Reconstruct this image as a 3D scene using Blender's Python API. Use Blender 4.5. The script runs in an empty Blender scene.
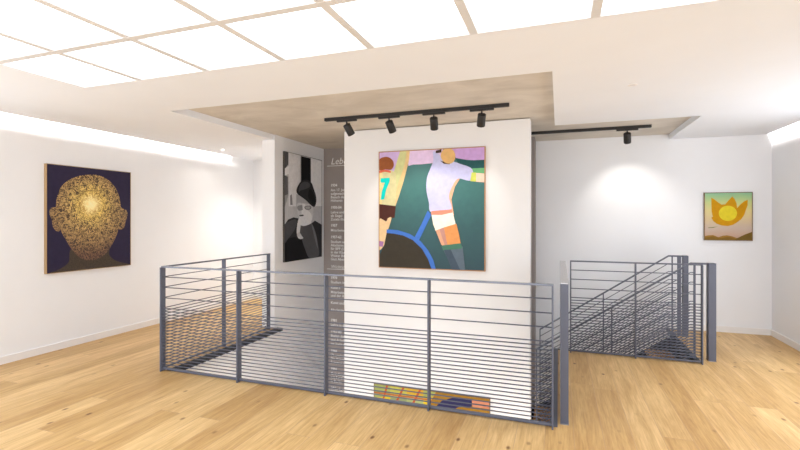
import bpy, bmesh, math, random
from mathutils import Vector, Matrix
from mathutils.geometry import tessellate_polygon
random.seed(4)
scene = bpy.context.scene
col = scene.collection

# ------------------------------------------------------------------ materials
def lin(c):
    return tuple(((v/255)/12.92 if v/255 <= .04045 else ((v/255+.055)/1.055)**2.4) for v in c)
def mat(name, rgb, rough=.6, metal=0., spec=.5, noise=0., nscale=6., bump=0.):
    m = bpy.data.materials.new(name); m.use_nodes = True
    nt = m.node_tree; b = nt.nodes['Principled BSDF']
    c = (*rgb, 1)
    b.inputs['Base Color'].default_value = c
    b.inputs['Roughness'].default_value = rough
    b.inputs['Metallic'].default_value = metal
    b.inputs['Specular IOR Level'].default_value = spec
    if noise or bump:
        tc = nt.nodes.new('ShaderNodeTexCoord'); n = nt.nodes.new('ShaderNodeTexNoise')
        n.inputs['Scale'].default_value = nscale; n.inputs['Detail'].default_value = 6
        nt.links.new(tc.outputs['Object'], n.inputs['Vector'])
        if noise:
            r = nt.nodes.new('ShaderNodeValToRGB')
            r.color_ramp.elements[0].position = .3; r.color_ramp.elements[1].position = .7
            r.color_ramp.elements[0].color = tuple(v*(1-noise) for v in rgb)+(1,)
            r.color_ramp.elements[1].color = tuple(min(1, v*(1+noise)) for v in rgb)+(1,)
            nt.links.new(n.outputs['Fac'], r.inputs['Fac']); nt.links.new(r.outputs['Color'], b.inputs['Base Color'])
        if bump:
            bp = nt.nodes.new('ShaderNodeBump'); bp.inputs['Strength'].default_value = bump; bp.inputs['Distance'].default_value = .002
            nt.links.new(n.outputs['Fac'], bp.inputs['Height']); nt.links.new(bp.outputs['Normal'], b.inputs['Normal'])
    return m
def emit(name, rgb, s):
    m = bpy.data.materials.new(name); m.use_nodes = True
    nt = m.node_tree; nt.nodes.clear()
    e = nt.nodes.new('ShaderNodeEmission'); o = nt.nodes.new('ShaderNodeOutputMaterial')
    e.inputs['Color'].default_value = (*rgb, 1); e.inputs['Strength'].default_value = s
    nt.links.new(e.outputs[0], o.inputs[0]); return m

def wood(name, a, b_, w=.185, L=2.1, rough=.42):
    m = bpy.data.materials.new(name); m.use_nodes = True
    nt = m.node_tree; N = nt.nodes.new; K = nt.links.new
    bs = nt.nodes['Principled BSDF']
    tc = N('ShaderNodeTexCoord'); sp = N('ShaderNodeSeparateXYZ'); K(tc.outputs['Object'], sp.inputs[0])
    cb = N('ShaderNodeCombineXYZ')
    ax = N('ShaderNodeMath'); ax.operation = 'ADD'; ax.inputs[1].default_value = -.095
    K(sp.outputs['X'], ax.inputs[0])
    K(sp.outputs['Y'], cb.inputs['X']); K(ax.outputs[0], cb.inputs['Y'])
    br = N('ShaderNodeTexBrick'); K(cb.outputs[0], br.inputs['Vector'])
    br.offset = .37; br.offset_frequency = 3; br.squash = 1.25; br.squash_frequency = 2
    br.inputs['Scale'].default_value = 1; br.inputs['Brick Width'].default_value = L; br.inputs['Row Height'].default_value = w
    br.inputs['Mortar Size'].default_value = .0016; br.inputs['Mortar Smooth'].default_value = .3
    br.inputs['Color1'].default_value = (0, 0, 0, 1); br.inputs['Color2'].default_value = (1, 1, 1, 1); br.inputs['Mortar'].default_value = (.4, .4, .4, 1)
    # plank tone
    mix = N('ShaderNodeMix'); mix.data_type = 'RGBA'
    mix.inputs['A'].default_value = (*a, 1); mix.inputs['B'].default_value = (*b_, 1)
    K(br.outputs['Color'], mix.inputs['Factor'])
    # grain, shifted per plank
    sh = N('ShaderNodeMath'); sh.operation = 'MULTIPLY'; sh.inputs[1].default_value = 37.
    K(br.outputs['Color'], sh.inputs[0])
    c2 = N('ShaderNodeCombineXYZ')
    mx = N('ShaderNodeMath'); mx.operation = 'MULTIPLY'; mx.inputs[1].default_value = 9.; K(sp.outputs['X'], mx.inputs[0])
    K(mx.outputs[0], c2.inputs['X']); K(sp.outputs['Y'], c2.inputs['Y']); K(sh.outputs[0], c2.inputs['Z'])
    n1 = N('ShaderNodeTexNoise'); n1.inputs['Scale'].default_value = 1.5; n1.inputs['Detail'].default_value = 7; n1.inputs['Roughness'].default_value = .62; n1.inputs['Distortion'].default_value = .9
    K(c2.outputs[0], n1.inputs['Vector'])
    rp = N('ShaderNodeValToRGB'); rp.color_ramp.elements[0].position = .32; rp.color_ramp.elements[1].position = .7
    rp.color_ramp.elements[0].color = (.80, .72, .62, 1); rp.color_ramp.elements[1].color = (1.08, 1.08, 1.08, 1)
    K(n1.outputs['Fac'], rp.inputs['Fac'])
    mu = N('ShaderNodeMix'); mu.data_type = 'RGBA'; mu.blend_type = 'MULTIPLY'; mu.inputs['Factor'].default_value = 1
    K(mix.outputs['Result'], mu.inputs['A']); K(rp.outputs['Color'], mu.inputs['B'])
    # knots
    c3 = N('ShaderNodeCombineXYZ'); m3 = N('ShaderNodeMath'); m3.operation = 'MULTIPLY'; m3.inputs[1].default_value = 1.7; K(sp.outputs['X'], m3.inputs[0])
    K(m3.outputs[0], c3.inputs['X']); K(sp.outputs['Y'], c3.inputs['Y'])
    vo = N('ShaderNodeTexVoronoi'); vo.voronoi_dimensions = '2D'; vo.inputs['Scale'].default_value = 1.7; K(c3.outputs[0], vo.inputs['Vector'])
    kr = N('ShaderNodeValToRGB'); kr.color_ramp.elements[0].position = .018; kr.color_ramp.elements[0].color = (.30, .2, .13, 1)
    kr.color_ramp.elements[1].position = .05; kr.color_ramp.elements[1].color = (1, 1, 1, 1)
    K(vo.outputs['Distance'], kr.inputs['Fac'])
    m4 = N('ShaderNodeMix'); m4.data_type = 'RGBA'; m4.blend_type = 'MULTIPLY'; 
    km = N('ShaderNodeTexNoise'); km.inputs['Scale'].default_value = 1.3; km.inputs['Detail'].default_value = 2; K(tc.outputs['Object'], km.inputs['Vector'])
    kmr = N('ShaderNodeMapRange'); kmr.inputs['From Min'].default_value = .42; kmr.inputs['From Max'].default_value = .56; K(km.outputs['Fac'], kmr.inputs['Value']); K(kmr.outputs[0], m4.inputs['Factor'])
    fg = N('ShaderNodeTexNoise'); fg.inputs['Scale'].default_value = 3.5; fg.inputs['Detail'].default_value = 5; fg.inputs['Roughness'].default_value = .7
    cf = N('ShaderNodeCombineXYZ'); mf = N('ShaderNodeMath'); mf.operation = 'MULTIPLY'; mf.inputs[1].default_value = 22.; K(sp.outputs['X'], mf.inputs[0])
    K(mf.outputs[0], cf.inputs['X']); K(sp.outputs['Y'], cf.inputs['Y']); K(sh.outputs[0], cf.inputs['Z']); K(cf.outputs[0], fg.inputs['Vector'])
    fr = N('ShaderNodeValToRGB'); fr.color_ramp.elements[0].position = .35; fr.color_ramp.elements[0].color = (.84, .78, .70, 1); fr.color_ramp.elements[1].position = .6; fr.color_ramp.elements[1].color = (1.04, 1.04, 1.04, 1)
    K(fg.outputs['Fac'], fr.inputs['Fac'])
    m9 = N('ShaderNodeMix'); m9.data_type = 'RGBA'; m9.blend_type = 'MULTIPLY'; m9.inputs['Factor'].default_value = 1
    K(mu.outputs['Result'], m9.inputs['A']); K(fr.outputs['Color'], m9.inputs['B'])
    K(m9.outputs['Result'], m4.inputs['A']); K(kr.outputs['Color'], m4.inputs['B'])
    # joints
    m5 = N('ShaderNodeMix'); m5.data_type = 'RGBA'; m5.inputs['B'].default_value = (.42*a[0]/.6, .30*a[1]/.45, .17, 1)
    fj = N('ShaderNodeMath'); fj.operation = 'MULTIPLY'; fj.inputs[1].default_value = .7; K(br.outputs['Fac'], fj.inputs[0])
    K(fj.outputs[0], m5.inputs['Factor']); K(m4.outputs['Result'], m5.inputs['A'])
    K(m5.outputs['Result'], bs.inputs['Base Color'])
    bs.inputs['Roughness'].default_value = rough; bs.inputs['Specular IOR Level'].default_value = .35
    return m

M = {}
M['wall'] = mat('white_wall_paint', (.88, .88, .89), .85, noise=.012, nscale=2, bump=.15)
M['ceiling'] = mat('white_ceiling_paint', (.87, .89, .93), .9, noise=.012, nscale=2)
M['pier'] = mat('cream_wall_paint', (.81, .80, .79), .85, noise=.01, nscale=3)
M['grey'] = mat('taupe_wall_paint', (.33, .29, .27), .8, noise=.04, nscale=4)
M['skirt'] = mat('white_skirting', (.86, .83, .80), .5)
M['steel'] = mat('blue_grey_painted_steel', (.10, .107, .142), .42, .0, .5, noise=.05, nscale=9)
M['rail'] = mat('satin_painted_rail', (.13, .14, .18), .22, .0, .8)
M['gloss'] = mat('steel_cap_sheen_tint', (.42, .41, .42), .16, .4, 1.0)  # lighter base colour paints in the reflection seen along the cap
M['rim'] = mat('anthracite_steel_edge', (.035, .037, .044), .6, 0, .25)
M['black'] = mat('black_steel', (.018, .018, .02), .5)
M['lampblack'] = mat('matt_black_metal', (.014, .012, .011), .5)
M['frame'] = mat('ceiling_grid_metal', (.72, .71, .71), .6)
M['diff'] = emit('light_diffuser', (.95, .975, 1), 2.0)
M['low'] = emit('lower_fill_diffuser', (.93, .96, 1), 12)
M['led'] = emit('led_strip_light', (1, .965, .93), 190)
M['lens'] = emit('lamp_lens', (1, .93, .82), 12)
M['floor'] = wood('oak_planks', (.565, .36, .145), (.755, .535, .26))
M['tread'] = wood('oak_treads', (.45, .25, .11), (.52, .31, .15), w=.4, L=3)
M['text'] = mat('white_lettering', (.9, .89, .88), .7)
M['brasswood'] = mat('pale_oak_frame', lin((172, 140, 98)), .5)
M['orangewood'] = mat('orange_wood_frame', lin((176, 130, 88)), .5)
M['brownwood'] = mat('brown_wood_frame', lin((120, 92, 60)), .5)
M['darkframe'] = mat('dark_print_edge', lin((70, 65, 62)), .5)

def concrete():
    m = bpy.data.materials.new('raw_concrete'); m.use_nodes = True
    nt = m.node_tree; N = nt.nodes.new; K = nt.links.new; bs = nt.nodes['Principled BSDF']
    tc = N('ShaderNodeTexCoord'); mp = N('ShaderNodeMapping'); mp.inputs['Scale'].default_value = (.8, 1.3, 1)
    K(tc.outputs['Object'], mp.inputs[0])
    n = N('ShaderNodeTexNoise'); n.inputs['Scale'].default_value = 2.2; n.inputs['Detail'].default_value = 9; n.inputs['Roughness'].default_value = .6; n.inputs['Distortion'].default_value = .6
    K(mp.outputs[0], n.inputs['Vector'])
    r = N('ShaderNodeValToRGB'); r.color_ramp.elements[0].position = .33; r.color_ramp.elements[1].position = .68
    r.color_ramp.elements[0].color = (.58, .53, .46, 1); r.color_ramp.elements[1].color = (.74, .69, .61, 1)
    K(n.outputs['Fac'], r.inputs['Fac']); K(r.outputs['Color'], bs.inputs['Base Color']); bs.inputs['Roughness'].default_value = .8
    return m
M['concrete'] = concrete()

# ------------------------------------------------------------------ mesh helpers
def box(bm, x0, x1, y0, y1, z0, z1, mi=0, top=None):
    vs = [bm.verts.new(p) for p in ((x0,y0,z0),(x1,y0,z0),(x1,y1,z0),(x0,y1,z0),(x0,y0,z1),(x1,y0,z1),(x1,y1,z1),(x0,y1,z1))]
    for k, f in enumerate(((3,2,1,0),(4,5,6,7),(0,1,5,4),(1,2,6,5),(2,3,7,6),(3,0,4,7))):
        fc = bm.faces.new([vs[i] for i in f]); fc.material_index = mi
        if k == 1 and top is not None: fc.material_index = top
def tube(bm, pts, r, n=8, mi=0):
    pts = [Vector(p) for p in pts]; rings = []
    for i, p in enumerate(pts):
        if i == 0: d = pts[1]-p
        elif i == len(pts)-1: d = p-pts[-2]
        else: d = (pts[i+1]-p).normalized()+(p-pts[i-1]).normalized()
        d.normalize(); up = Vector((0, 0, 1)) if abs(d.z) < .9 else Vector((0, 1, 0))
        a = d.cross(up).normalized(); b = a.cross(d).normalized()
        rings.append([bm.verts.new(p+a*r*math.cos(2*math.pi*k/n)+b*r*math.sin(2*math.pi*k/n)) for k in range(n)])
    for A, B in zip(rings, rings[1:]):
        for k in range(n):
            f = bm.faces.new((A[k], A[(k+1) % n], B[(k+1) % n], B[k])); f.smooth = True; f.material_index = mi
    for R_ in (rings[0], rings[-1]):
        f = bm.faces.new(R_); f.material_index = mi
def strip_xz(bm, pts, y0, y1, t):
    """flat bar following points (x, z) between two depths, t thick downwards"""
    rows = []
    for x, z in pts:
        rows.append([bm.verts.new(p) for p in ((x,y0,z),(x,y1,z),(x,y1,z-t),(x,y0,z-t))])
    for A, B in zip(rows, rows[1:]):
        for k in range(4): bm.faces.new((A[k], A[(k+1) % 4], B[(k+1) % 4], B[k]))
    bm.faces.new(rows[0]); bm.faces.new(rows[-1])
def obj(name, bm, mats, parent=None, bevel=0):
    bmesh.ops.recalc_face_normals(bm, faces=bm.faces)
    me = bpy.data.meshes.new(name); bm.to_mesh(me); bm.free()
    for m in (mats if isinstance(mats, (list, tuple)) else [mats]): me.materials.append(m)
    o = bpy.data.objects.new(name, me); col.objects.link(o)
    if parent is not None:
        o.parent = parent
        if parent.parent is None: o.matrix_parent_inverse = Matrix.Translation(parent.location).inverted()
    if bevel:
        b = o.modifiers.new('Bevel', 'BEVEL'); b.width = bevel; b.segments = 2; b.limit_method = 'ANGLE'
    return o
def bx(name, dims, m, parent=None, bevel=0):
    bm = bmesh.new(); box(bm, *dims); return obj(name, bm, m, parent, bevel)
def tag(o, label, cat, group=None):
    o['label'] = label; o['category'] = cat
    if group: o['group'] = group
    return o
def thing(name, label, cat, loc=(0, 0, 0), group=None):
    o = bpy.data.objects.new(name, None); col.objects.link(o); o.location = loc; o.empty_display_size = .1
    return tag(o, label, cat, group)
def struct(name, boxes, m, tops=None):
    bm = bmesh.new()
    for b in boxes: box(bm, *b, top=(1 if tops else None))
    o = obj(name, bm, [m, tops] if tops else m); o['kind'] = 'structure'; return o

# ------------------------------------------------------------------ dimensions (metres)
XL, XR, YB, YF = -5.27, 2.51, 6.85, -1.6        # side walls, back wall, side behind the camera left open to let in fill light
H, HC = 2.52, 2.59                              # ceiling, raw ceiling in the recess
YG = 6.46                                       # taupe wall with the lettering
SL = .042                                       # light slot along the side walls
LO = -3.0                                       # lower storey floor

# ------------------------------------------------------------------ setting
struct('floor', [(XL, -3.56, YF, 5.12, -.25, 0), (XL, -3.8, 5.12, YB, -.25, 0), (-3.56, -.01, YF, 3.33, -.25, 0),
                 (-.01, XR, YF, 5.30, -.25, 0), (1.36, XR, 5.30, YB, -.25, 0)], M['wall'], M['floor'])
struct('floor_lower', [(XL, XR, YF, YB, LO-.1, LO)], M['wall'], M['floor'])
struct('wall_left', [(XL-.2, XL, 2.3, YB+.2, LO, 2.9), (XL-.2, XL, YF, 2.3, LO, -.02), (XL-.2, XL, YF, 2.3, 2.5, 2.9)], M['wall'])
struct('wall_right', [(XR, XR+.2, 5.7, YB+.2, LO, 2.9), (XR, XR+.2, YF, 5.7, LO, -.02), (XR, XR+.2, YF, 3.6, -.02, 2.5)], M['wall'])
struct('wall_back', [(XL, XR, YB, YB+.2, LO, 2.9)], M['wall'])
struct('wall_partition', [(-3.80, -3.60, 5.12, YG, LO, HC), (-3.80, -3.60, 3.36, 5.12, LO, -.25), (-3.80, -3.60, YG, YB, LO, HC)], M['wall'])
struct('wall_stairwell', [(-3.60, -.315, YG, YG+.30, LO, HC)], M['grey'])
struct('wall_pier', [(-2.60, -.302, 5.20, 5.40, LO, HC-.012)], M['pier'])
struct('wall_understair', [(1.44, 1.6, 5.30, YB, LO, -.25)], M['wall'])
# ceiling with its recess, light slots and luminous field
LX0, LX1, LY0, LY1 = -3.62, 1.50, -1.28, 2.57
SC = SL+.10                                     # light cavity above the thin lip of the ceiling
cb = [(XL+SC, LX0, YF, LY1, H, 2.75), (LX1, XR-SC, YF, LY1, H, 2.75), (LX0, LX1, YF, LY0, H, 2.75),
      (XL+SC, XR-SC, LY1, 3.41, H, 2.75), (XL+SC, -3.61, 3.41, 6.25, H, 2.75), (XL, -3.80, 6.25, YB, H, 2.75), (-3.80, -3.61, 6.25, YG, H, 2.75),
      (-.045, XR-SC, 3.41, 5.40, H, 2.75), (1.385, XR-SC, 5.40, YB, H, 2.75),
      (XL+SL, XL+SC, YF, 6.25, H, H+.01), (XR-SC, XR-SL, YF, YB, H, H+.01),
      (XL, XL+SC, YF, 6.25, 2.66, 2.75), (XR-SC, XR, YF, YB, 2.66, 2.75), (XR, XR+.2, YF, 5.7, 2.5, 2.75), (LX0, LX1, LY0, LY1, 2.62, 2.75)]
struct('ceiling', cb, M['ceiling'])
struct('ceiling_recess', [(-3.61, -.045, 3.41, 5.40, HC, 2.75), (-3.61, 1.385, 5.40, YB, HC, 2.75)], M['concrete'])
struct('added_window_1', [(XL-.13, XL-.07, y-.03, y+.03, 0, 2.5) for y in (-1.57, -.3, 1.0, 2.27)]+[(XL-.13, XL-.07, -1.6, 2.3, 2.44, 2.5), (XL-.13, XL-.07, -1.6, 2.3, -.02, .05)], M['skirt'])  # frame of an unseen wall opening, added to let in fill light
struct('added_window_2', [(XR+.07, XR+.13, y-.03, y+.03, 0, 2.5) for y in (3.63, 4.65, 5.67)]+[(XR+.07, XR+.13, 3.6, 5.7, 2.44, 2.5), (XR+.07, XR+.13, 3.6, 5.7, -.02, .05)], M['skirt'])  # second unseen opening, added so daylight evens out the room
# skirting boards
struct('baseboard_left', [(XL, XL+.015, 2.3, YB, 0, .075)], M['skirt'])
struct('baseboard_back', [(1.37, XR, YB-.015, YB, 0, .075), (XL+.015, -3.8, YB-.015, YB, 0, .075)], M['skirt'])
struct('baseboard_right', [(XR-.015, XR, 5.7, YB-.015, 0, .075)], M['skirt'])
# steel edging of the floor openings
struct('trim_1', [(-3.56, -3.47, 3.33, 5.12, -.03, .004)], M['rim'])
struct('trim_2', [(-.06, -.01, 3.33, 5.34, -.03, .004)], M['steel'])
struct('trim_3', [(-.01, 1.31, 5.30, 5.34, -.03, .004), (1.31, 1.37, 5.30, 6.45, -.03, .004), (1.35, 1.37, 6.45, YB, -.03, .004)], M['rim'])
struct('trim_4', [(-3.56, -.06, 3.33, 3.345, -.25, .004)], M['steel'])

# ------------------------------------------------------------------ luminous ceiling
lum = thing('ceiling_light', 'large luminous ceiling field of square white panels in a thin metal grid', 'ceiling light', (LX0, LY1, H))
bm = bmesh.new(); nx, ny, bw = 8, 6, .042
px_, py_ = (LX1-LX0)/nx, (LY1-LY0)/ny
GX = [LX0]+[-3.02+.64*k for k in range(7)]+[LX1]
GY = [LY1-.61*k for k in range(6)]+[LY0]
nx, ny, bw = len(GX)-1, len(GY)-1, .047
for i, x in enumerate(GX):
    a, b = (x, x+.006) if i == 0 else (x-.006, x) if i == nx else (x-bw/2, x+bw/2)
    box(bm, a, b, LY0, LY1, H-.002, H+.03)
for j, y in enumerate(GY):
    a, b = (y-.006, y) if j == 0 else (y, y+.006) if j == ny else (y-bw/2, y+bw/2)
    box(bm, LX0, LX1, a, b, H-.003, H+.029)
obj('grid_frame', bm, M['frame'], lum)
for i in range(nx):
    for j in range(ny):
        bx('diffuser', (GX[i]+.008, GX[i+1]-.008, GY[j+1]+.008, GY[j]-.008, H+.031, H+.036), M['diff'], lum)
# LED strips in the slots along the side walls
def led(x0, x1, y0, y1, label):
    t = thing('cove_light', label, 'cove light', ((x0+x1)/2, (y0+y1)/2, 2.66))
    bx('profile', (x0, x1, y0, y1, 2.645, 2.66), M['frame'], t)
    bx('led_strip', (x0+.006, x1-.006, y0+.01, y1-.01, 2.640, 2.6449), M['led'], t)
led(XL+SL+.018, XL+SL+.042, 2.35, 6.2, 'long light strip in the ceiling slot washing the left wall above the golden head painting')
led(XR-SL-.042, XR-SL-.018, 5.7, 6.8, 'light strip in the ceiling slot washing the right wall beyond the sun painting')
for x, y, e, l in ((-4.2, 6.25, 110, 'unseen fill downlight added behind the partition wall to brighten the alcove'),  # alcove lamp added out of view as fill
                (2.0, 4.0, 105, 'unseen fill downlight added off to the right of the sun painting'), (-4.88, 5.6, 9, 'small round recessed downlight in the ceiling near the left wall'),  # right-hand lamp is unseen, added to brighten the back and right walls
                (.55, 3.97, 0, 'small round white unlit fitting in the ceiling right of the recess')):
    t = thing('downlight', l, 'downlight', (x, y, H))
    bm = bmesh.new(); n = 24; R4 = [(.022, -.0005), (.022, -.003), (.034, -.003), (.035, 0)]
    rg = [[bm.verts.new((x+a*math.cos(2*math.pi*k/n), y+a*math.sin(2*math.pi*k/n), H+b)) for k in range(n)] for a, b in R4]
    for A, B in zip(rg, rg[1:]+rg[:1]):
        for k in range(n): bm.faces.new((A[k], A[(k+1) % n], B[(k+1) % n], B[k]))
    obj('trim_ring', bm, M['skirt'], t)
    bm = bmesh.new(); bmesh.ops.create_circle(bm, cap_ends=True, radius=.022, segments=24, matrix=Matrix.Translation((x, y, H-.0012))); obj('lens', bm, M['lens'] if e else M['frame'], t)
    if not e: continue
    L = bpy.data.lights.new('downlight_beam', 'SPOT'); L.energy = e; L.spot_size = math.radians(130); L.spot_blend = 1; L.shadow_soft_size = .03; L.color = (1, .95, .88)
    lo = bpy.data.objects.new('downlight_beam', L); col.objects.link(lo); lo.location = (x, y, H-.01); lo.parent = t; lo.matrix_parent_inverse = Matrix.Translation(t.location).inverted()
# unseen lamps added on the underside of the floor to brighten the stairwell
for x, y in ((-2.9, 2.4), (-.9, 2.2), (1.2, 3.6)):
    t = thing('downstairs_fill_lamp', 'unseen flat fill lamp added below the gallery floor to brighten the stairwell', 'ceiling lamp', (x, y, -.25), 'added fill lamps under the gallery floor')
    bx('housing', (x-.6, x+.6, y-.6, y+.6, -.28, -.25), M['frame'], t); bx('diffuser', (x-.57, x+.57, y-.57, y+.57, -.287, -.2801), M['low'], t)

# ------------------------------------------------------------------ railings
LEV = [.9, .8, .7] + [round(.6-.03*k, 3) for k in range(19)]      # heights of the thin bars
RB = .0047
def post_at(parent, x, y, ztop, z0, along='y', w=.06, t=.012, m=None):
    d = (x-t/2, x+t/2, y-w/2, y+w/2, z0, ztop) if along == 'y' else (x-w/2, x+w/2, y-t/2, y+t/2, z0, ztop)
    return bx('post', d, m or M['steel'], parent, bevel=.0015)
# big railing round the floor opening: front run and left return
r = thing('steel_railing', 'blue-grey steel bar railing along the front and left of the stairwell opening', 'railing', (-3.59, 3.30, 0))
YR = 3.31
for x in (-3.59, -2.70, -1.82, -.935, -.042): post_at(r, x, YR-.005, .995, -.0, 'y')
for y in (4.165, 5.0): post_at(r, -3.61, y, .995, 0, 'x', w=.05)
bx('top_rail', (-3.60, -.036, YR-.016, YR+.016, .99, 1.004), M['rail'], r, .002)
bx('top_rail', (-3.613, -3.585, YR+.016, 5.01, .99, 1.004), M['steel'], r, .002)
bx('bottom_rail', (-3.59, -.036, YR-.012, YR+.012, .018, .032), M['steel'], r, .001)
bx('bottom_rail', (-3.611, -3.589, YR+.03, 5.0, .018, .032), M['steel'], r, .001)
for z in LEV:
    bm = bmesh.new(); tube(bm, [(-3.595, YR, z), (-.04, YR, z)], RB); obj('bar', bm, M['steel'], r)
    bm = bmesh.new(); tube(bm, [(-3.60, YR+.03, z), (-3.60, 5.0, z)], RB); obj('bar', bm, M['steel'], r)
# guard in front of the stair flight
g = thing('steel_railing', 'straight blue-grey bar railing in front of the descending stair flight', 'railing', (.115, 5.26, 0))
YR2 = 5.255
for x in (.12, .755, 1.352): post_at(g, x, YR2, .995, 0, 'y', w=.05)
bx('top_rail', (.114, 1.357, YR2-.014, YR2+.014, .99, 1.004), M['steel'], g, .002)
bx('bottom_rail', (.114, 1.357, YR2-.011, YR2+.011, .018, .032), M['steel'], g, .001)
for z in LEV:
    bm = bmesh.new(); tube(bm, [(.12, YR2, z), (1.352, YR2, z)], RB); obj('bar', bm, M['steel'], g)
# solid edge-on parapet panel between the two railings
p = thing('parapet_panel', 'tall narrow grey parapet panel running from the front railing back to the stairs', 'parapet', (.04, 3.4, 0))
bx('panel', (.010, .064, 3.40, 5.19, .003, .995), M['steel'], p, .001)
bx('cap', (.008, .066, 3.395, 5.192, .995, 1.003), M['gloss'], p, .001)
bx('base_plate', (.008, .066, 3.385, 5.192, 0, .003), M['gloss'], p)
# stair balustrades
SLP = .68
def stair_rail(y, xe, x_top, x_end, label, extra):
    t = thing('stair_railing', label, 'railing', (x_top, y, 0))
    def zz(x, lv): return lv-SLP*max(0, 1.29-x)
    bm = bmesh.new(); strip_xz(bm, [(xe, zz(xe, 1.004)), (1.29, 1.004), (x_end, 1.004)], y-.014, y+.014, .018); obj('handrail', bm, M['steel'], t)
    for lv in LEV:
        bm = bmesh.new(); tube(bm, [(xe, y, zz(xe, lv)), (1.29, y, lv), (x_top, y, lv)], RB); obj('bar', bm, M['steel'], t)
    bm = bmesh.new(); strip_xz(bm, [(xe, zz(xe, .035)), (1.29, .035), (x_top, .035)], y-.011, y+.011, .016); obj('bottom_rail', bm, M['steel'], t)
    for x in (xe+.006, .545): post_at(t, x, y, zz(x, 1.0)-.005, zz(x, -.16), 'y', w=.04)
    for x, w in extra: post_at(t, x, y, .995, 0.004, 'x', w=w, t=.014)
    return t
stair_rail(5.42, -.25, 1.33, 1.440, 'nearer sloping steel balustrade of the stair, just behind the straight railing', [(1.327, .02)])
stair_rail(6.41, -.25, 1.375, 1.445, 'farther sloping steel balustrade of the stair, beside the white back wall', [(1.33, .015), (1.405, .042)])
# thick newel posts at the head of the stairs
for y, x0, x1, l in ((5.40, 1.445, 1.512, 'thick blue-grey newel post at the right end of the straight railing'),
                     (6.40, 1.447, 1.502, 'thick dark newel post at the head of the stairs nearest the back wall')):
    t = thing('newel_post', l, 'post', (x0+.03, y, 0), None)
    bx('post_body', (x0, x1, y-.01, y+.07, .004, 1.003), M['steel'], t, .0015)
    bx('foot_plate', (x0-.002, x1+.002, y-.018, y+.075, 0, .004), M['gloss'], t)
# stair flight
st = thing('staircase', 'straight stair of oak treads on black steel descending to the left', 'staircase', (1.31, 5.9, 0))
rise, go, n = .18, .2647, 16
for y in (5.457, 6.373):
    bm = bmesh.new(); strip_xz(bm, [(-2.9, -.02-SLP*(1.27+2.9)), (1.27, -.02), (1.30, -.02)], y-.012, y+.012, .23); obj('stringer', bm, M['black'], st)
for k in range(1, n+1):
    x1 = 1.31-go*(k-1); z = -rise*k
    bx('tread', (x1-go-.03, x1-.012, 5.471, 6.359, z-.04, z), M['tread'], st, .003)
for k in range(0, n+1):
    x1 = 1.31-go*k; z = -rise*k
    bx('riser', (x1-.012, x1, 5.471, 6.359, max(LO, z-rise+.0), z-.041 if k else -.031), M['black'], st)

# ------------------------------------------------------------------ track lights
def track(x0, x1, y, label):
    t = thing('lighting_track', label, 'lighting track', ((x0+x1)/2, y, HC))
    bx('rail', (x0, x1, y-.019, y+.019, HC-.035, HC), M['lampblack'], t, .002)
    bm = bmesh.new(); box(bm, x0-.006, x0, y-.017, y+.017, HC-.033, HC-.001); box(bm, x1, x1+.006, y-.017, y+.017, HC-.033, HC-.001)
    obj('end_cap', bm, M['lampblack'], t)
track(-2.48, -.465, 4.49, 'long black lighting track above the footballer painting')
track(-2.78, 1.04, 6.09, 'black lighting track on the raw ceiling behind the pier, reaching over the stairs')
def spot(x, y, target, label, power, size=62, grp='black spotlights on the front track'):
    t = thing('spotlight', label, 'spotlight', (x, y, HC-.035), grp)
    zt = HC-.035
    bx('adapter', (x-.12, x+.12, y-.015, y+.015, zt-.02, zt), M['lampblack'], t, .002)
    bm = bmesh.new(); tube(bm, [(x, y, zt-.018), (x, y, zt-.060)], .008, 10); obj('stem', bm, M['lampblack'], t)
    d = (Vector(target)-Vector((x, y, zt-.10))).normalized()
    piv = Vector((x, y, zt-.062)); c0 = piv-d*.012; c1 = c0+d*.128
    bm = bmesh.new(); n = 28
    prof = [(.0, .0), (.034, .0), (.040, .004), (.042, .008), (.042, .124), (.041, .128), (.034, .128), (.030, .115), (.028, .100), (0, .100)]
    a = d.cross(Vector((0, 1, 0.01))).normalized(); b = d.cross(a).normalized()
    rings = []
    for r_, s_ in prof:
        if r_ == 0: rings.append([bm.verts.new(c0+d*s_)]); continue
        rings.append([bm.verts.new(c0+d*s_+(a*math.cos(2*math.pi*k/n)+b*math.sin(2*math.pi*k/n))*r_) for k in range(n)])
    for A, B in zip(rings, rings[1:]):
        for k in range(n):
            q = [A[k % len(A)], A[(k+1) % len(A)], B[(k+1) % len(B)], B[k % len(B)]]
            u = []
            for v in q:
                if v not in u: u.append(v)
            f = bm.faces.new(u); f.smooth = True
    o = obj('lamp_head', bm, M['lampblack'], t)
    bm = bmesh.new(); bmesh.ops.create_circle(bm, cap_ends=True, radius=.027, segments=24)
    bmesh.ops.transform(bm, matrix=Matrix.Translation(c0+d*.102) @ d.to_track_quat('Z', 'Y').to_matrix().to_4x4(), verts=bm.verts)
    obj('lens', bm, M['lens'], o)
    L = bpy.data.lights.new('spot_beam', 'SPOT'); L.energy = power; L.spot_size = math.radians(size); L.spot_blend = .8; L.shadow_soft_size = .025; L.color = (1, .95, .88)
    lo = bpy.data.objects.new('spot_beam', L); col.objects.link(lo); lo.location = c0+d*.135
    lo.rotation_euler = (-d).to_track_quat('Z', 'Y').to_euler(); lo.parent = t; lo.matrix_parent_inverse = Matrix.Translation(t.location).inverted()
YT = 4.49
spot(-2.215, YT, (-1.85, 5.2, 1.35), 'leftmost of the four black spotlights on the front track', 9)
spot(-1.715, YT, (-1.52, 5.2, 1.5), 'black spotlight on the front track, second from its left end', 11)
spot(-1.22, YT, (-1.34, 5.2, 1.5), 'black spotlight pointing straight at the wall, third along the front track', 11)
spot(-.725, YT, (-.95, 5.2, 1.45), 'rightmost of the four black spotlights on the front track', 9)
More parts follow.
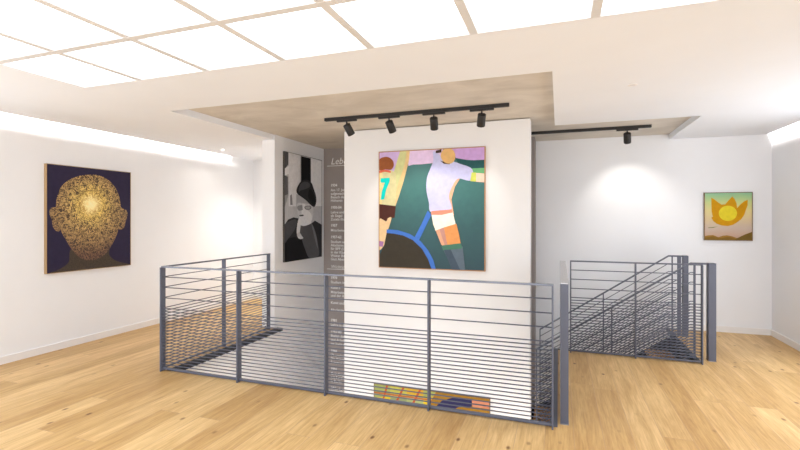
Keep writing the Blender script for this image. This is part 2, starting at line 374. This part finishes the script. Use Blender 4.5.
spot(.785, 6.09, (.90, 6.85, 1.40), 'single black spotlight on the rear track shining on the bare wall', 15, 88, None)

# ------------------------------------------------------------------ pictures
def quad(c):
    """crop-pixel corners (tl, tr, br, bl) -> function to (u, v) in 0..1, v down"""
    (x0, y0), (x1, y1), (x2, y2), (x3, y3) = c
    h0, h1 = y3-y0, y2-y1
    def f(p):
        s = (p[0]-x0)/(x1-x0)
        top = y0+(y1-y0)*s; bot = y3+(y2-y3)*s
        u = s*h1/(h0*(1-s)+s*h1)
        return min(1, max(0, u)), min(1, max(0, (p[1]-top)/(bot-top)))
    return f
def catmull(P, k=5):
    out = []; n = len(P)
    for i in range(n):
        a, b, c, d = P[i-1], P[i], P[(i+1) % n], P[(i+2) % n]
        for j in range(k):
            t = j/k
            out.append(tuple(.5*((2*b[q])+(-a[q]+c[q])*t+(2*a[q]-5*b[q]+4*c[q]-d[q])*t*t+(-a[q]+3*b[q]-3*c[q]+d[q])*t**3) for q in (0, 1)))
    return out
_cm = {}
def paint(c, nz=.07):
    if not isinstance(c, tuple): return c
    if c not in _cm:
        _cm[c] = mat('paint_%d_%d_%d' % c, lin(c), .6, 0, .15, noise=nz, nscale=22)
    return _cm[c]
def grad(name, stops, z0, z1, axis='Z', nz=.06):
    m = bpy.data.materials.new(name); m.use_nodes = True; nt = m.node_tree; N = nt.nodes.new; K = nt.links.new; bs = nt.nodes['Principled BSDF']
    tc = N('ShaderNodeTexCoord'); sp = N('ShaderNodeSeparateXYZ'); K(tc.outputs['Object'], sp.inputs[0])
    n = N('ShaderNodeTexNoise'); n.inputs['Scale'].default_value = 14; n.inputs['Detail'].default_value = 7; K(tc.outputs['Object'], n.inputs['Vector'])
    mr = N('ShaderNodeMapRange'); mr.inputs['From Min'].default_value = z0; mr.inputs['From Max'].default_value = z1; K(sp.outputs[axis], mr.inputs['Value'])
    ad = N('ShaderNodeMath'); ad.operation = 'MULTIPLY_ADD'; ad.inputs[1].default_value = nz*4; K(n.outputs['Fac'], ad.inputs[0])
    sb = N('ShaderNodeMath'); sb.operation = 'SUBTRACT'; sb.inputs[1].default_value = nz*2; K(mr.outputs[0], sb.inputs[0]); K(sb.outputs[0], ad.inputs[2])
    r = N('ShaderNodeValToRGB'); e = r.color_ramp.elements
    e[0].position = stops[0][0]; e[0].color = (*lin(stops[0][1]), 1); e[1].position = stops[-1][0]; e[1].color = (*lin(stops[-1][1]), 1)
    for p_, c_ in stops[1:-1]: x_ = e.new(p_); x_.color = (*lin(c_), 1)
    K(ad.outputs[0], r.inputs['Fac']); K(r.outputs['Color'], bs.inputs['Base Color']); bs.inputs['Roughness'].default_value = .55
    return m
def picture(name, label, cat, O, U, N, W, Hh, q, layers, frame, depth=.035, fw=.008):
    """O = top-left corner of the picture on the wall, U = unit vector to the right, N = towards the room"""
    O, U, N = Vector(O), Vector(U), Vector(N); D = Vector((0, 0, -1))
    t = thing(name, label, cat, O+U*W/2+D*Hh+N*depth/2)
    mats = []; bm = bmesh.new()
    def P(u, v, k): return O+U*(W*u)+D*(Hh*v)+N*(depth-.003+.0003*k)
    def mi(c):
        m = paint(c)
        if m not in mats: mats.append(m)
        return mats.index(m)
    base = layers[0][0]
    # body of the stretched canvas
    i0 = mi(base); vs = [bm.verts.new(O+U*(W*u)+D*(Hh*v)+N*z) for z in (.0, depth-.003) for u, v in ((0,0),(1,0),(1,1),(0,1))]
    for f in ((3,2,1,0),(4,5,6,7),(0,1,5,4),(1,2,6,5),(2,3,7,6),(3,0,4,7)): bm.faces.new([vs[i] for i in f]).material_index = i0
    for k, (c, pts, sm) in enumerate(layers[1:], 1):
        pp = catmull(pts) if sm else pts
        uv = [q(p_) for p_ in pp]; ded = []
        for a in uv:
            if not ded or (abs(a[0]-ded[-1][0])+abs(a[1]-ded[-1][1])) > 1e-5: ded.append(a)
        if (abs(ded[0][0]-ded[-1][0])+abs(ded[0][1]-ded[-1][1])) < 1e-5: ded.pop()
        pv = [P(a, b, k) for a, b in ded]; bv = [bm.verts.new(v) for v in pv]
        for tri in tessellate_polygon([[Vector((a, b, 0)) for a, b in ded]]):
            a, b, c_ = (bv[i] for i in tri)
            nn = (b.co-a.co).cross(c_.co-a.co)
            if nn.length < 1e-9: continue
            f = bm.faces.new((a, b, c_) if nn.dot(N) > 0 else (a, c_, b)); f.material_index = mi(c)
    bmesh.ops.delete(bm, geom=[v for v in bm.verts if not v.link_faces], context='VERTS')
    me = bpy.data.meshes.new('canvas'); bm.to_mesh(me); bm.free()
    for m in mats: me.materials.append(m)
    o = bpy.data.objects.new('canvas', me); col.objects.link(o); o.parent = t; o.matrix_parent_inverse = Matrix.Translation(t.location).inverted()
    # thin frame round the edge
    bm = bmesh.new()
    def slab(u0, u1, v0, v1):
        vs = [bm.verts.new(O+U*u+D*v+N*z) for z in (.0, depth) for u, v in ((u0,v0),(u1,v0),(u1,v1),(u0,v1))]
        for f in ((3,2,1,0),(4,5,6,7),(0,1,5,4),(1,2,6,5),(2,3,7,6),(3,0,4,7)): bm.faces.new([vs[i] for i in f])
    slab(-fw, 0, -fw, Hh+fw); slab(W, W+fw, -fw, Hh+fw); slab(0, W, -fw, 0); slab(0, W, Hh, Hh+fw)
    obj('frame', bm, frame, t)
    return t

# golden head on the left wall
def gold(name, cy, cz, neck=False):
    m = bpy.data.materials.new(name); m.use_nodes = True
    nt = m.node_tree; N = nt.nodes.new; K = nt.links.new; bs = nt.nodes['Principled BSDF']
    tc = N('ShaderNodeTexCoord')
    n0 = N('ShaderNodeTexNoise'); n0.inputs['Scale'].default_value = 16; n0.inputs['Detail'].default_value = 2; K(tc.outputs['Object'], n0.inputs['Vector'])
    add = N('ShaderNodeMix'); add.data_type = 'RGBA'; add.blend_type = 'LINEAR_LIGHT'; add.inputs['Factor'].default_value = .05
    K(tc.outputs['Object'], add.inputs['A']); K(n0.outputs['Color'], add.inputs['B'])
    w = N('ShaderNodeTexNoise'); w.inputs['Scale'].default_value = 30; w.inputs['Detail'].default_value = 3; w.inputs['Distortion'].default_value = 2.2
    K(add.outputs['Result'], w.inputs['Vector'])
    r = N('ShaderNodeValToRGB'); e = r.color_ramp.elements
    e[0].position = .44; e[0].color = (0, 0, 0, 1); e[1].position = .56; e[1].color = (1, 1, 1, 1)
    K(w.outputs['Fac'], r.inputs['Fac'])
    vs = N('ShaderNodeVectorMath'); vs.operation = 'DISTANCE'; vs.inputs[1].default_value = (0, cy, cz)
    mp = N('ShaderNodeVectorMath'); mp.operation = 'MULTIPLY'; mp.inputs[1].default_value = (0, 1, 1); K(tc.outputs['Object'], mp.inputs[0]); K(mp.outputs[0], vs.inputs[0])
    d = N('ShaderNodeValToRGB'); E_ = d.color_ramp.elements
    E_[0].position = 0; E_[0].color = (1, .95, .62, 1); E_[1].position = .60; E_[1].color = (.22, .11, .06, 1)
    for p_, c_ in ((.06, (1, .9, .45, 1)), (.15, (.90, .64, .17, 1)), (.30, (.62, .40, .14, 1))):
        x_ = E_.new(p_); x_.color = c_
    K(vs.outputs['Value'], d.inputs['Fac'])
    dk = N('ShaderNodeValToRGB'); F_ = dk.color_ramp.elements
    F_[0].position = 0; F_[0].color = (1, .9, .5, 1); F_[1].position = .5; F_[1].color = (.04, .022, .018, 1)
    x_ = F_.new(.05); x_.color = (1, .8, .34, 1); x_ = F_.new(.10); x_.color = (.55, .33, .07, 1); x_ = F_.new(.2); x_.color = (.06, .03, .015, 1)
    K(vs.outputs['Value'], dk.inputs['Fac'])
    mx = N('ShaderNodeMix'); mx.data_type = 'RGBA'; K(r.outputs['Color'], mx.inputs['Factor']); K(dk.outputs['Color'], mx.inputs['A']); K(d.outputs['Color'], mx.inputs['B'])
    K(mx.outputs['Result'], bs.inputs['Base Color']); bs.inputs['Roughness'].default_value = .6
    return m
q = quad([(58, 45), (336, 76), (336, 385), (58, 412)])
gy0, gy1, gz0, gz1 = 3.31, 4.315, 2.055, .865
u_, v_ = q((205, 182)); gm = gold('gold_scribble_paint', gy0+(gy1-gy0)*u_, gz0+(gz1-gz0)*v_)
neckm = mat('brown_scribble_paint', lin((62, 50, 38)), .6, noise=.45, nscale=60)
head = [(205, 82), (235, 86), (262, 100), (285, 125), (298, 155), (304, 190), (304, 220), (298, 255), (288, 290), (270, 325), (250, 350), (228, 364), (205, 369), (180, 366), (158, 352), (136, 325), (115, 290), (102, 262), (92, 225), (88, 190), (92, 155), (106, 122), (130, 100), (165, 86)]
navy = (48, 42, 66)
picture('painting', 'large dark blue painting of a glowing golden head hung on the left wall', 'painting', (XL, gy0, gz0), (0, 1, 0), (1, 0, 0), gy1-gy0, gz0-gz1, q,
        [(navy,), (neckm, [(140, 330), (205, 360), (262, 325), (266, 352), (290, 372), (336, 384), (336, 390), (80, 412), (100, 398), (130, 375)], True),
         (gm, [(92, 198), (80, 190), (68, 196), (66, 212), (74, 232), (78, 255), (90, 270), (102, 262)], True),
         (gm, [(302, 198), (312, 196), (324, 204), (326, 220), (320, 240), (316, 258), (306, 266), (296, 258)], True),
         (gm, head, True)], M['brasswood'], .04, .005)

# footballers on the pier
q = quad([(30, 38), (368, 24), (370, 416), (30, 410)])
teal, teal2, lil, orangeb = (58, 110, 108), (40, 84, 84), (206, 178, 222), (214, 156, 112)
tealm = grad('teal_pitch_paint', [(0, (34, 68, 76)), (.35, (38, 84, 86)), (.7, (54, 110, 106)), (1, (58, 108, 108))], .87, 2.28)
L = [(tealm,),
     (lil, [(28, 36), (125, 32), (105, 120), (75, 210), (28, 215)], False),
     ((226, 200, 232), [(122, 30), (238, 22), (236, 60), (200, 74), (170, 77), (140, 78), (125, 82)], False),
     ((198, 160, 212), [(262, 20), (372, 18), (372, 64), (345, 66), (312, 64), (280, 58), (268, 50)], False),
     (teal2, [(276, 58), (320, 66), (372, 64), (372, 92), (320, 92), (290, 82)], False),
     ((108, 172, 118), [(310, 92), (372, 90), (372, 108), (340, 106)], False),
     # left player
     ((226, 196, 140), [(97, 34), (130, 31), (126, 70), (110, 130), (96, 175), (82, 214), (52, 222), (60, 140), (84, 90)], False),
     ((208, 208, 148), [(100, 34), (118, 32), (112, 80), (92, 140), (76, 200), (56, 206), (70, 130), (84, 80)], True),
     ((214, 206, 156), [(28, 96), (70, 96), (84, 104), (86, 150), (82, 212), (28, 208)], False),
     ((240, 214, 150), [(28, 104), (40, 104), (38, 206), (28, 206)], False),
     ((0, 206, 196), [(34, 122), (64, 120), (64, 132), (52, 160), (46, 190), (34, 192), (38, 165), (48, 136), (34, 136)], False),
     ((222, 106, 78), [(28, 98), (50, 94), (66, 98), (66, 104), (48, 101), (28, 105)], True),
     ((150, 86, 48), [(30, 62), (44, 53), (62, 54), (75, 66), (77, 82), (68, 94), (50, 93), (30, 94)], True),
     ((78, 42, 34), [(28, 206), (84, 212), (80, 250), (58, 252), (56, 262), (28, 258)], False),
     ((232, 198, 150), [(28, 258), (52, 262), (58, 252), (70, 250), (62, 280), (54, 300), (50, 326), (42, 345), (28, 350)], True),
     ((170, 120, 170), [(28, 326), (44, 328), (42, 345), (28, 344)], False),
     # centre circle
     ((70, 116, 196), [(54, 288), (90, 290), (130, 302), (165, 325), (190, 355), (206, 385), (214, 416), (200, 416), (190, 385), (170, 350), (140, 322), (110, 308), (80, 302), (54, 300)], False),
     ((70, 116, 196), [(188, 226), (200, 240), (160, 322), (146, 312), (168, 270)], False),
     ((62, 56, 46), [(54, 300), (80, 302), (110, 308), (140, 322), (170, 350), (190, 385), (200, 416), (28, 414), (32, 370), (46, 340)], False),
     # right player
     ((236, 176, 140), [(280, 96), (292, 122), (275, 150), (264, 190), (268, 215), (272, 240), (246, 250), (200, 240), (198, 226), (250, 130)], False),
     ((196, 196, 232), [(206, 36), (222, 44), (236, 56), (262, 66), (290, 76), (330, 94), (326, 130), (286, 124), (268, 146), (256, 180), (262, 226), (200, 232), (192, 200), (184, 160), (186, 120), (198, 88), (206, 64)], True),
     ((206, 212, 100), [(328, 104), (342, 105), (342, 134), (324, 132)], False),
     ((242, 206, 184), [(342, 106), (370, 108), (370, 136), (342, 134)], False),
     ((74, 58, 50), [(214, 34), (232, 28), (232, 40), (214, 42)], False),
     ((74, 50, 40), [(228, 66), (250, 72), (262, 74), (258, 78), (240, 76)], False),
     ((222, 178, 116), [(236, 34), (250, 27), (266, 30), (275, 42), (276, 60), (266, 74), (250, 75), (236, 66), (230, 50)], True),
     ((244, 236, 216), [(200, 236), (232, 238), (268, 230), (276, 262), (278, 272), (246, 280), (214, 292), (206, 270)], False),
     ((212, 140, 116), [(200, 228), (264, 222), (268, 232), (232, 240), (200, 240)], False),
     ((214, 162, 130), [(214, 290), (240, 280), (250, 330), (256, 348), (232, 336)], False),
     ((222, 150, 90), [(240, 280), (280, 268), (288, 300), (294, 332), (254, 346), (248, 320)], False),
     ((190, 140, 128), [(226, 286), (240, 280), (252, 340), (244, 340)], False),
     ((96, 110, 122), [(238, 350), (300, 340), (308, 416), (268, 416)], False),
     ((74, 120, 100), [(232, 338), (294, 330), (300, 346), (238, 354)], False),
     ((70, 84, 98), [(240, 352), (262, 350), (292, 416), (266, 416)], False)]
picture('painting', 'large painting of two footballers on a teal pitch hung on the central pier', 'painting', (-2.10, 5.20, 2.28), (1, 0, 0), (0, -1, 0), 1.295, 1.415, q, L, M['orangewood'], .035, .010)

# sun flower on the right
q = quad([(52, 38), (437, 36), (434, 422), (50, 422)])
def band(y0, y1): return [(48, y0), (440, y0), (440, y1), (48, y1)]
skym = grad('dawn_sky_paint', [(0, (196, 158, 134)), (.12, (196, 164, 142)), (.25, (200, 178, 160)), (.42, (214, 190, 148)), (.62, (220, 204, 138)), (.8, (196, 206, 134)), (.93, (158, 196, 140)), (1, (140, 190, 150))], 1.19, 1.79, nz=.02)
L = [(skym,),
     ((158, 118, 48), [(48, 392), (80, 386), (120, 383), (165, 400), (200, 388), (235, 384), (280, 392), (320, 408), (330, 425), (48, 425)], False),
     ((134, 100, 38), [(48, 404), (120, 392), (180, 408), (240, 396), (300, 410), (330, 425), (48, 425)], False),
     ((116, 90, 36), [(310, 410), (340, 396), (380, 376), (440, 354), (440, 425), (300, 425)], False),
     ((204, 146, 8), [(105, 74), (130, 88), (160, 112), (190, 132), (222, 130), (245, 100), (278, 66), (298, 88), (312, 120), (318, 160), (345, 130), (375, 106), (403, 94), (402, 140), (385, 185), (376, 215), (352, 250), (320, 276), (285, 298), (240, 309), (190, 304), (150, 290), (122, 268), (106, 240), (118, 232), (108, 190), (106, 130)], False),
     ((228, 208, 48), [(242+75*math.cos(a), 204+63*math.sin(a)) for a in [k*math.pi/12 for k in range(24)]], False),
     ((120, 130, 70), [(76, 322), (115, 318), (160, 312), (120, 324), (80, 326)], False)]
picture('painting', 'small square painting of a yellow sun in an orange blossom hung on the back wall', 'painting', (1.787, YB, 1.79), (1, 0, 0), (0, -1, 0), .508, .602, q, L, M['brownwood'], .03, .008)

# picture on the storey below, seen through the railing
q = quad([(32, 60), (735, 145), (735, 545), (32, 460)])
L = [((196, 190, 112),)]
rr = random.Random(2)
ys = [60, 130, 210, 290, 370, 470]
pal = [(150, 158, 92), (206, 176, 40), (176, 172, 80), (136, 146, 104), (192, 156, 50), (160, 168, 112)]
for j in range(5):
    for i in range(4):
        x = 32+105*i
        L.append((pal[(i*2+j) % 6], [(x, ys[j]), (x+105, ys[j]), (x+105, ys[j+1]), (x, ys[j+1])], False))
for k in range(5):
    L.append(((176, 84, 50), [(110+105*k, 50), (124+105*k, 50), (-10+105*k, 300), (-26+105*k, 300)], False))
for k in range(3):
    L.append(((176, 96, 60), [(32, 100+95*k), (450, 150+95*k), (450, 157+95*k), (32, 107+95*k)], False))
L += [((150, 110, 40), [(430, 90), (740, 130), (740, 550), (350, 540), (330, 250), (380, 170)], False),
      ((46, 46, 82), [(410, 190), (460, 150), (540, 132), (640, 146), (636, 180), (560, 182), (500, 205), (440, 300), (390, 400), (330, 400), (360, 260)], False),
      ((196, 130, 100), [(636, 145), (740, 155), (740, 192), (640, 180)], False)]
picture('painting', 'colourful yellow and navy painting on the lower pier seen through the railing bars', 'painting', (-2.17, 5.20, -.60), (1, 0, 0), (0, -1, 0), 1.42, .95, q, L, M['brownwood'], .03, .008)

# portrait photograph on the partition
q = quad([(74.4, 66.5), (185, 90), (185, 381), (74.4, 394)])
G = lambda v: (lambda t: (t, t, min(255, t+3)))(int(min(250, max(16, 20+(v-44)*1.62))))
def z2(p_): return [((x-60)/7.5*3+(276-260)*3+24-24+8*3*0, 0) for x, y in p_]
def c5(P): return [(((x/7.5+276)-260)*3, ((y/7.5+145)-130)*3) for x, y in P]     # upper detail view
def c6(P): return [(((x/7.5+276)-260)*3, ((y/7.5+205)-130)*3) for x, y in P]     # lower detail view
L = [(G(158),),
     (G(176), c5([(95, 60), (180, 80), (180, 460), (95, 460)]), False),
     (G(200), c5([(262, 90), (345, 120), (345, 460), (262, 460)]), False),
     (G(132), c5([(50, 230), (90, 240), (92, 380), (50, 470)]), False),
     (G(86), c5([(50, 50), (92, 60), (92, 150), (70, 180), (50, 190)]), False),
     (G(96), c5([(64, 230), (88, 240), (90, 370), (64, 380)]), False),
     (G(206), c5([(64, 180), (95, 160), (95, 220), (66, 232)]), False),
     (G(44), c5([(186, 85), (258, 100), (260, 300), (186, 290)]), False),
     (G(120), c5([(104, 380), (118, 370), (124, 450), (106, 450)]), False),
     # coat
     (G(66), c6([(50, 145), (90, 108), (130, 92), (165, 100), (180, 150), (262, 140), (290, 118), (345, 150), (345, 440), (50, 440)]), False),
     (G(50), c6([(50, 280), (130, 240), (160, 250), (200, 270), (240, 440), (50, 440)]), True),
     (G(92), c6([(180, 160), (258, 140), (290, 190), (308, 270), (320, 380), (250, 400), (215, 330), (190, 250)]), True),
     (G(112), c6([(262, 140), (276, 160), (304, 250), (312, 330), (300, 300), (280, 220)]), True),
     (G(84), c6([(60, 160), (100, 120), (150, 110), (140, 180), (90, 250), (60, 280)]), True),
     # head
     (G(150), c5([(150, 370), (200, 380), (280, 400), (285, 470), (150, 480)]), False),
     (G(168), c6([(158, -10), (200, -14), (262, 0), (278, 40), (270, 100), (236, 136), (196, 110), (170, 90), (160, 60)]), True),
     (G(205), c6([(190, 30), (232, 40), (262, 70), (268, 110), (240, 140), (200, 150), (176, 120), (172, 92), (188, 74)]), True),
     (G(128), c6([(158, 10), (196, 2), (206, 26), (190, 40), (164, 40)]), True),
     (G(196), c6([(196, -8), (216, 0), (214, 40), (200, 50), (196, 24)]), True),
     (G(112), c6([(212, 12), (250, 6), (262, 22), (246, 36), (218, 32)]), True),
     (G(150), c6([(218, 15), (246, 11), (254, 22), (242, 31), (222, 28)]), True),
     (G(84), c6([(168, 76), (200, 72), (206, 82), (178, 86)]), False),
     # hand at the chin
     (G(222), c6([(170, 100), (206, 92), (250, 112), (262, 136), (236, 150), (204, 158), (178, 150), (160, 132)]), True),
     (G(214), c6([(160, 130), (180, 148), (176, 190), (168, 246), (152, 210), (154, 160)]), True),
     (G(170), c6([(160, 205), (176, 210), (190, 232), (200, 250), (172, 254), (154, 230)]), True),
     (G(225), c6([(164, 236), (174, 238), (172, 250), (162, 248)]), False),
     # beret
     (G(62), c5([(170, 290), (196, 266), (232, 262), (262, 284), (280, 330), (296, 380), (298, 430), (284, 464), (258, 452), (220, 415), (180, 385), (156, 366), (150, 335)]), True),
     (G(82), c5([(176, 300), (206, 276), (240, 282), (252, 310), (220, 330), (186, 340), (166, 350)]), True),
     (G(48), c5([(250, 330), (280, 370), (292, 430), (276, 450), (250, 420), (236, 380)]), True)]
picture('portrait_photograph', 'tall black and white photograph of a bearded man in a beret, hand at chin', 'photograph', (-3.60, 5.315, 2.39), (0, 1, 0), (1, 0, 0), 1.025, 1.53, q, L, M['darkframe'], .03, .004)

# ------------------------------------------------------------------ lettering on the taupe wall
def text_mesh(bm, s, x, z, size, shear=0, bold=0):
    c = bpy.data.curves.new('t', 'FONT'); c.body = s; c.size = size; c.shear = shear; c.offset = bold; c.resolution_u = 2
    o = bpy.data.objects.new('t', c); col.objects.link(o)
    dg = bpy.context.evaluated_depsgraph_get(); dg.update()
    me = bpy.data.meshes.new_from_object(o.evaluated_get(dg))
    me.transform(Matrix.Translation((x, YG-.0015, z)) @ Matrix.Rotation(math.pi/2, 4, 'X'))
    bm.from_mesh(me); bpy.data.objects.remove(o); bpy.data.curves.remove(c); bpy.data.meshes.remove(me)
zy = lambda y: 1.46+(218.7-y)/62.2
lt = thing('wall_lettering', 'white lettering of dates and short lines on the narrow taupe wall strip', 'lettering', (-3.54, YG, -1.3))
def line(kind, s_, x, z, size, shear=0, bold=0):
    bm = bmesh.new(); text_mesh(bm, s_, x, z, size, shear, bold)
    me = bpy.data.meshes.new(kind); bm.to_mesh(me); bm.free(); me.materials.append(M['text'])
    o = bpy.data.objects.new(kind, me); col.objects.link(o); o.parent = lt; o.matrix_parent_inverse = Matrix.Translation(lt.location).inverted()
line('heading', 'Leben', -3.475, zy(165)+.012, .15, .25)
lines = [(186.4, '1934', 1), (191.2, 'Am 17. Jan', 0), (194.8, 'aufgewach', 0), (198.3, 'Besuch de', 0), (201.7, 'Höheren', 0), (208.6, '1950-54', 1), (213.4, 'Lehre und', 0), (216.9, 'als Siegel', 0), (220.4, 'Zusatz-Stu', 0),
         (226.6, '1957', 1), (231.4, 'Mitarbeite', 0), (238.2, '1957-62', 1), (243, 'Studium an', 0), (246.4, 'Akademie', 0), (249.9, 'für BPP (S', 0), (253.4, 'in der Klas', 0), (256.9, 'Weiter Bil', 0), (260.3, 'Gast Aben', 0),
         (279, '1970', 1), (283.4, 'Studium in', 0), (289, 'Reise n', 0), (293.4, 'Mitarbeite', 0), (296.8, 'und der A', 0), (304, 'Kunst und', 0), (311, 'Akademie', 0),
         (321.6, '1981', 1), (326, 'Lehre in der', 0), (332.6, '1983-85', 1), (337, 'Beginn der', 0), (341, 'und Arbeit', 0), (345, 'am Institut', 0), (352.4, '1986', 1), (356.6, 'Übernahm', 0), (360.2, 'Die Künst', 0), (363.8, 'Sommer in', 0),
         (370.4, '1991', 1), (375, 'Gründung', 0), (378.6, 'mit Semin', 0), (382.4, 'in Berlin', 0)]
for y, s_, b in lines: line('year' if b else 'text_line', s_, -3.473, zy(y), .058, 0, .0022 if b else .001)
for y, s_ in ((268.2, 'Wichtige'), (390, 'Werkgrup')): line('heading', s_, -3.473, zy(y), .075, .25)
for y in (165.8, 269.2, 391): bx('underline', (-3.54, -3.02, YG-.0018, YG-.0008, zy(y)-.004, zy(y)+.004), M['text'], lt)

# ------------------------------------------------------------------ light from outside, camera
w = bpy.data.worlds.new('World'); scene.world = w; w.use_nodes = True
bg = w.node_tree.nodes['Background']; bg.inputs['Strength'].default_value = 1.0
wn = w.node_tree.nodes; wl = w.node_tree.links
wt = wn.new('ShaderNodeTexCoord'); wsx = wn.new('ShaderNodeSeparateXYZ'); wr = wn.new('ShaderNodeValToRGB')
wl.new(wt.outputs['Generated'], wsx.inputs[0]); wa = wn.new('ShaderNodeMath'); wa.operation = 'MULTIPLY_ADD'; wa.inputs[1].default_value = .5; wa.inputs[2].default_value = .5
wl.new(wsx.outputs['Z'], wa.inputs[0]); wl.new(wa.outputs[0], wr.inputs['Fac'])
wr.color_ramp.elements[0].position = .49; wr.color_ramp.elements[0].color = (.90, .94, 1, 1)      # lower half brightened, added as fill for the ceiling
wr.color_ramp.elements[1].position = .51; wr.color_ramp.elements[1].color = (.72, .80, .92, 1)    # open sky
wm = wn.new('ShaderNodeVectorMath'); wm.operation = 'SCALE'; wm.inputs['Scale'].default_value = 2.5
wl.new(wr.outputs['Color'], wm.inputs[0]); wl.new(wm.outputs[0], bg.inputs['Color'])
def area(name, loc, rot, sx, sy, e, c=(1, 1, 1)):
    L = bpy.data.lights.new(name, 'AREA'); L.shape = 'RECTANGLE'; L.size = sx; L.size_y = sy; L.energy = e; L.color = c
    o = bpy.data.objects.new(name, L); col.objects.link(o); o.location = loc; o.rotation_euler = rot; return o

cam = bpy.data.cameras.new('Camera'); co = bpy.data.objects.new('Camera', cam); col.objects.link(co)
cam.sensor_width = 36; cam.lens = 449/800*36; cam.shift_y = -(225-218.7)/800; cam.clip_start = .05
co.location = (0, 0, 1.46); co.rotation_euler = (math.pi/2, 0, math.radians(19.5))
scene.camera = co
vs = scene.view_settings
vs.view_transform = 'Standard'; vs.look = 'None'; vs.gamma = 1; vs.use_curve_mapping = False; vs.exposure = 0.38
